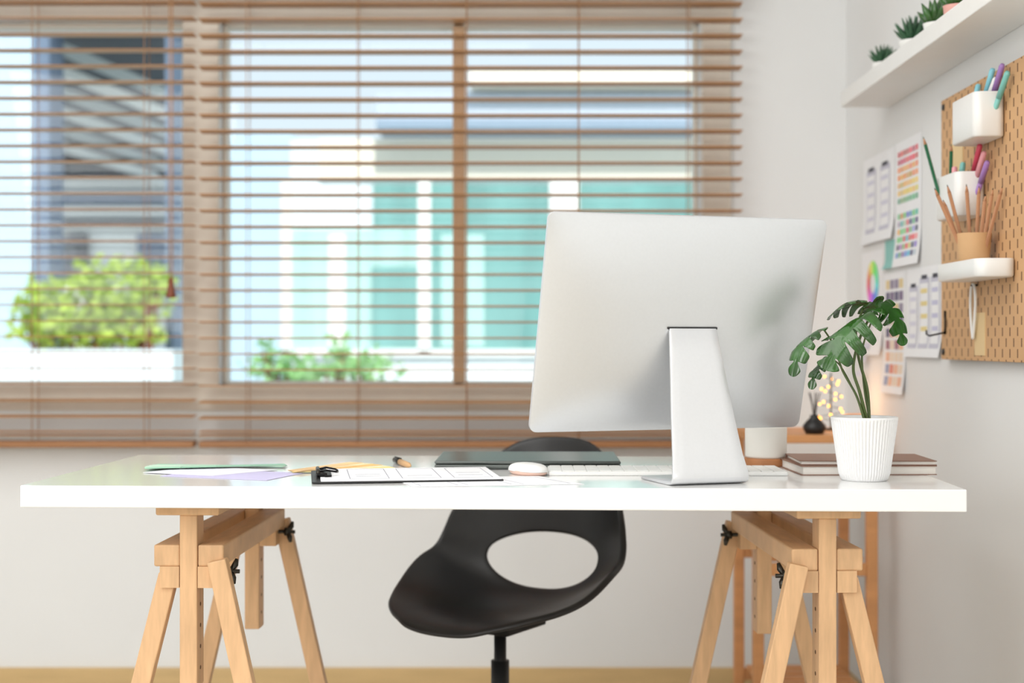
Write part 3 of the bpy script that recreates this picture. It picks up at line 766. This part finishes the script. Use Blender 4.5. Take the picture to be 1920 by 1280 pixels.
hbx(b,530,1500,655,668,m_wf,-0.06,0.1)
b.obj('window_frames',hs)
CY=8.0; CB=10.4
cp=empty('carport','blue-grey concrete carport with dark steel roof beams','carport',(X(200,CY),CY,-0.3))
ox=X(200,CY)
def cpx(px,d): return X(px,d)-ox
b=MB()
for a,c,t in ((74,106,-60),(320,334,60)):
    b.box(((cpx(a,CY)+cpx(c,CY))/2,0,(Z(t,CY)+0.3)/2),(cpx(c,CY)-cpx(a,CY),0.25,Z(t,CY)+0.3),m_conc)
b.obj('column',cp)
zr=Z(45,CY)+0.3
MB().box(((cpx(106,CY)+cpx(340,CY))/2,0,zr+0.10),(cpx(340,CY)-cpx(90,CY),0.3,0.22),m_conc).obj('roof_edge',cp)
def rz_at(y): return zr-0.42*y/2.4*1.0
b=MB()
def slab(x0a,x1a,ya,x0b,x1b,yb,dz,th_,mat):
    i=b.mi(mat)
    v=[b.bm.verts.new(p) for p in ((x0a,ya,rz_at(ya)+dz),(x1a,ya,rz_at(ya)+dz),(x1b,yb,rz_at(yb)+dz),(x0b,yb,rz_at(yb)+dz),(x0a,ya,rz_at(ya)+dz+th_),(x1a,ya,rz_at(ya)+dz+th_),(x1b,yb,rz_at(yb)+dz+th_),(x0b,yb,rz_at(yb)+dz+th_))]
    for q in ((0,3,2,1),(4,5,6,7),(0,1,5,4),(1,2,6,5),(2,3,7,6),(3,0,4,7)): b.bm.faces.new([v[k] for k in q]).material_index=i
slab(cpx(78,CY),cpx(338,CY),0.1,cpx(78,CB),cpx(338,CB),2.4,0,0.06,m_dark)
b.obj('roof',cp)
b=MB()
for k in range(6):
    y=0.30+k*0.36; d=CY+y
    xa,xb=cpx(110,d),cpx(322,d+0.3)
    b.bar((xa,y-0.20,rz_at(y)-0.03),(xb,y+0.30,rz_at(y+0.3)-0.20),0.070,0.045,m_pale if k%2 else m_mid,0)
b.obj('roof_beams',cp)
b=MB()
def rw(a,c,t,bt,mat,y): b.box(((cpx(a,CB)+cpx(c,CB))/2,y,(Z(t,CB)+Z(bt,CB))/2+0.3),(cpx(c,CB)-cpx(a,CB),0.08,Z(t,CB)-Z(bt,CB)),mat)
rw(84,332,235,760,m_pale,2.42); rw(110,318,290,335,m_dark,2.36); rw(110,318,362,384,m_conc,2.36); rw(110,318,412,424,m_dark,2.36); rw(110,168,440,520,m_dark,2.36); rw(262,318,440,560,m_conc,2.36)
b.obj('rear_wall',cp)
o=MB().box((0,0,0),(X(338,7)-X(-520,7),0.3,Z(655,7)+0.3),m_hw).obj('boundary_wall',None,((X(338,7)+X(-520,7))/2,7.0,(Z(655,7)+0.3)/2-0.3))
tag(o,'low bright white garden wall outside the window','wall')
o=MB().box((0,0,0),(2.4,0.25,4.6),m_hwb).box((0.80,-0.13,1.50),(0.62,0.02,0.20),m_cream2).box((-0.4,-0.13,-0.3),(0.7,0.02,1.0),m_gl2).obj('facade',None,(X(66,11.0)-1.2,11.1,2.0)); tag(o,'pale blue rendered building side beyond the garden','building')
def bush(cx,cy,lumps,mat,label,ls):
    e=empty('shrub',label,'shrub',(cx,cy,-0.3))
    b=MB(); i=b.mi(mat); tb=MB()
    for (lx,lz,rx,ry,rz_,n) in lumps:
        zc=lz+0.3; ox2=lx-cx
        for k in range(n):
            u=Vector((random.gauss(0,1),random.gauss(0,1),random.gauss(0,1))).normalized()*random.uniform(0.35,1.35)
            p=Vector((ox2+u.x*rx,u.y*ry,zc+u.z*rz_))
            d=Vector((random.uniform(-1,1),random.uniform(-1,1),random.uniform(-.3,1))).normalized(); s2=d.orthogonal().normalized(); s2.rotate(Matrix.Rotation(random.uniform(0,6),3,d))
            L=ls*random.uniform(.7,1.3)
            vs=[b.bm.verts.new(q) for q in (p,p+d*L*.5+s2*L*.3,p+d*L,p+d*L*.5-s2*L*.3)]
            f=b.bm.faces.new(vs); f.material_index=i
        for k in range(3):
            tb.tube([(ox2*0.3+0.03*k,0,0.0),(ox2+rx*.3*(k-1),0,zc)],0.010,m_tassel,6)
    b.obj('foliage',e,recalc=False); tb.obj('trunk',e)
D7=7.5
bush(X(180,D7),D7,[(X(110,D7),Z(590,D7),.17,.14,.17,280),(X(175,D7),Z(555,D7),.13,.14,.15,170),(X(250,D7),Z(565,D7),.17,.14,.18,280),(X(60,D7),Z(590,D7),.10,.10,.12,80),(X(290,D7),Z(530,D7),.07,.07,.10,50),(X(180,D7),Z(625,D7),.32,.14,.10,360)],m_bush,'bright yellow-green leafy shrub behind low garden wall',0.07)
D6=7.0
bush(X(600,D6),D6,[(X(520,D6),Z(694,D6),.14,.12,.06,110),(X(590,D6),Z(702,D6),.20,.12,.06,170),(X(680,D6),Z(694,D6),.15,.12,.07,130),(X(640,D6),Z(660,D6),.06,.06,.08,35),(X(500,D6),Z(660,D6),.04,.04,.07,20)],m_bush2,'low pale green leafy shrub outside the window',0.055)

# ---------------------------------------------------------------- world + lights
w=bpy.data.worlds.new('world'); S.world=w; w.use_nodes=True
bg=w.node_tree.nodes['Background']
tcw=w.node_tree.nodes.new('ShaderNodeTexCoord'); sp=w.node_tree.nodes.new('ShaderNodeSeparateXYZ'); cr=w.node_tree.nodes.new('ShaderNodeValToRGB')
w.node_tree.links.new(tcw.outputs['Generated'],sp.inputs[0]); w.node_tree.links.new(sp.outputs[2],cr.inputs[0])
cr.color_ramp.elements[0].position=0.0; cr.color_ramp.elements[0].color=(0.80,0.92,1,1)
cr.color_ramp.elements[1].position=0.6; cr.color_ramp.elements[1].color=(0.72,0.88,1,1)
w.node_tree.links.new(cr.outputs[0],bg.inputs[0]); bg.inputs[1].default_value=1.03
def sun(rot,e,col):
    l=bpy.data.lights.new('sun','SUN'); l.energy=e; l.angle=math.radians(2); l.color=col
    o=bpy.data.objects.new('sun',l); COL.objects.link(o); o.rotation_euler=rot; o.location=(0,0,6)
sun((math.radians(52),0,math.radians(8)),3.6,(1,0.975,0.94))
def area(loc,target,size,e,col=(1,1,1),sy=None):
    l=bpy.data.lights.new('area','AREA'); l.energy=e; l.size=size; l.color=col
    if sy: l.shape='RECTANGLE'; l.size_y=sy
    o=bpy.data.objects.new('fill_light',l); COL.objects.link(o); o.location=loc  # unseen fill lamp, added to brighten the interior
    o.rotation_euler=(Vector(target)-Vector(loc)).to_track_quat('-Z','Y').to_euler()
area((-0.9,1.2,2.65),(-0.9,1.2,0),2.0,45,(0.995,0.99,0.985),3.0)
area((-2.3,0.2,1.7),(0.3,2.8,0.7),1.6,43,(0.995,0.99,0.985),1.4)  # added side fill, imitates light from another window
area((-0.3,-1.4,1.3),(-0.1,3.5,0.4),2.2,17,(1,0.985,0.97),1.6)

# ---------------------------------------------------------------- camera
cam=bpy.data.cameras.new('camera'); co=bpy.data.objects.new('camera',cam); COL.objects.link(co)
co.location=(0,0,CZ); co.rotation_euler=(math.radians(90),0,0)
cam.lens=50; cam.sensor_width=36; cam.sensor_fit='HORIZONTAL'
cam.dof.use_dof=True; cam.dof.focus_distance=2.33; cam.dof.aperture_fstop=2.8
S.camera=co
S.view_settings.view_transform='Standard'
S.view_settings.look='None'
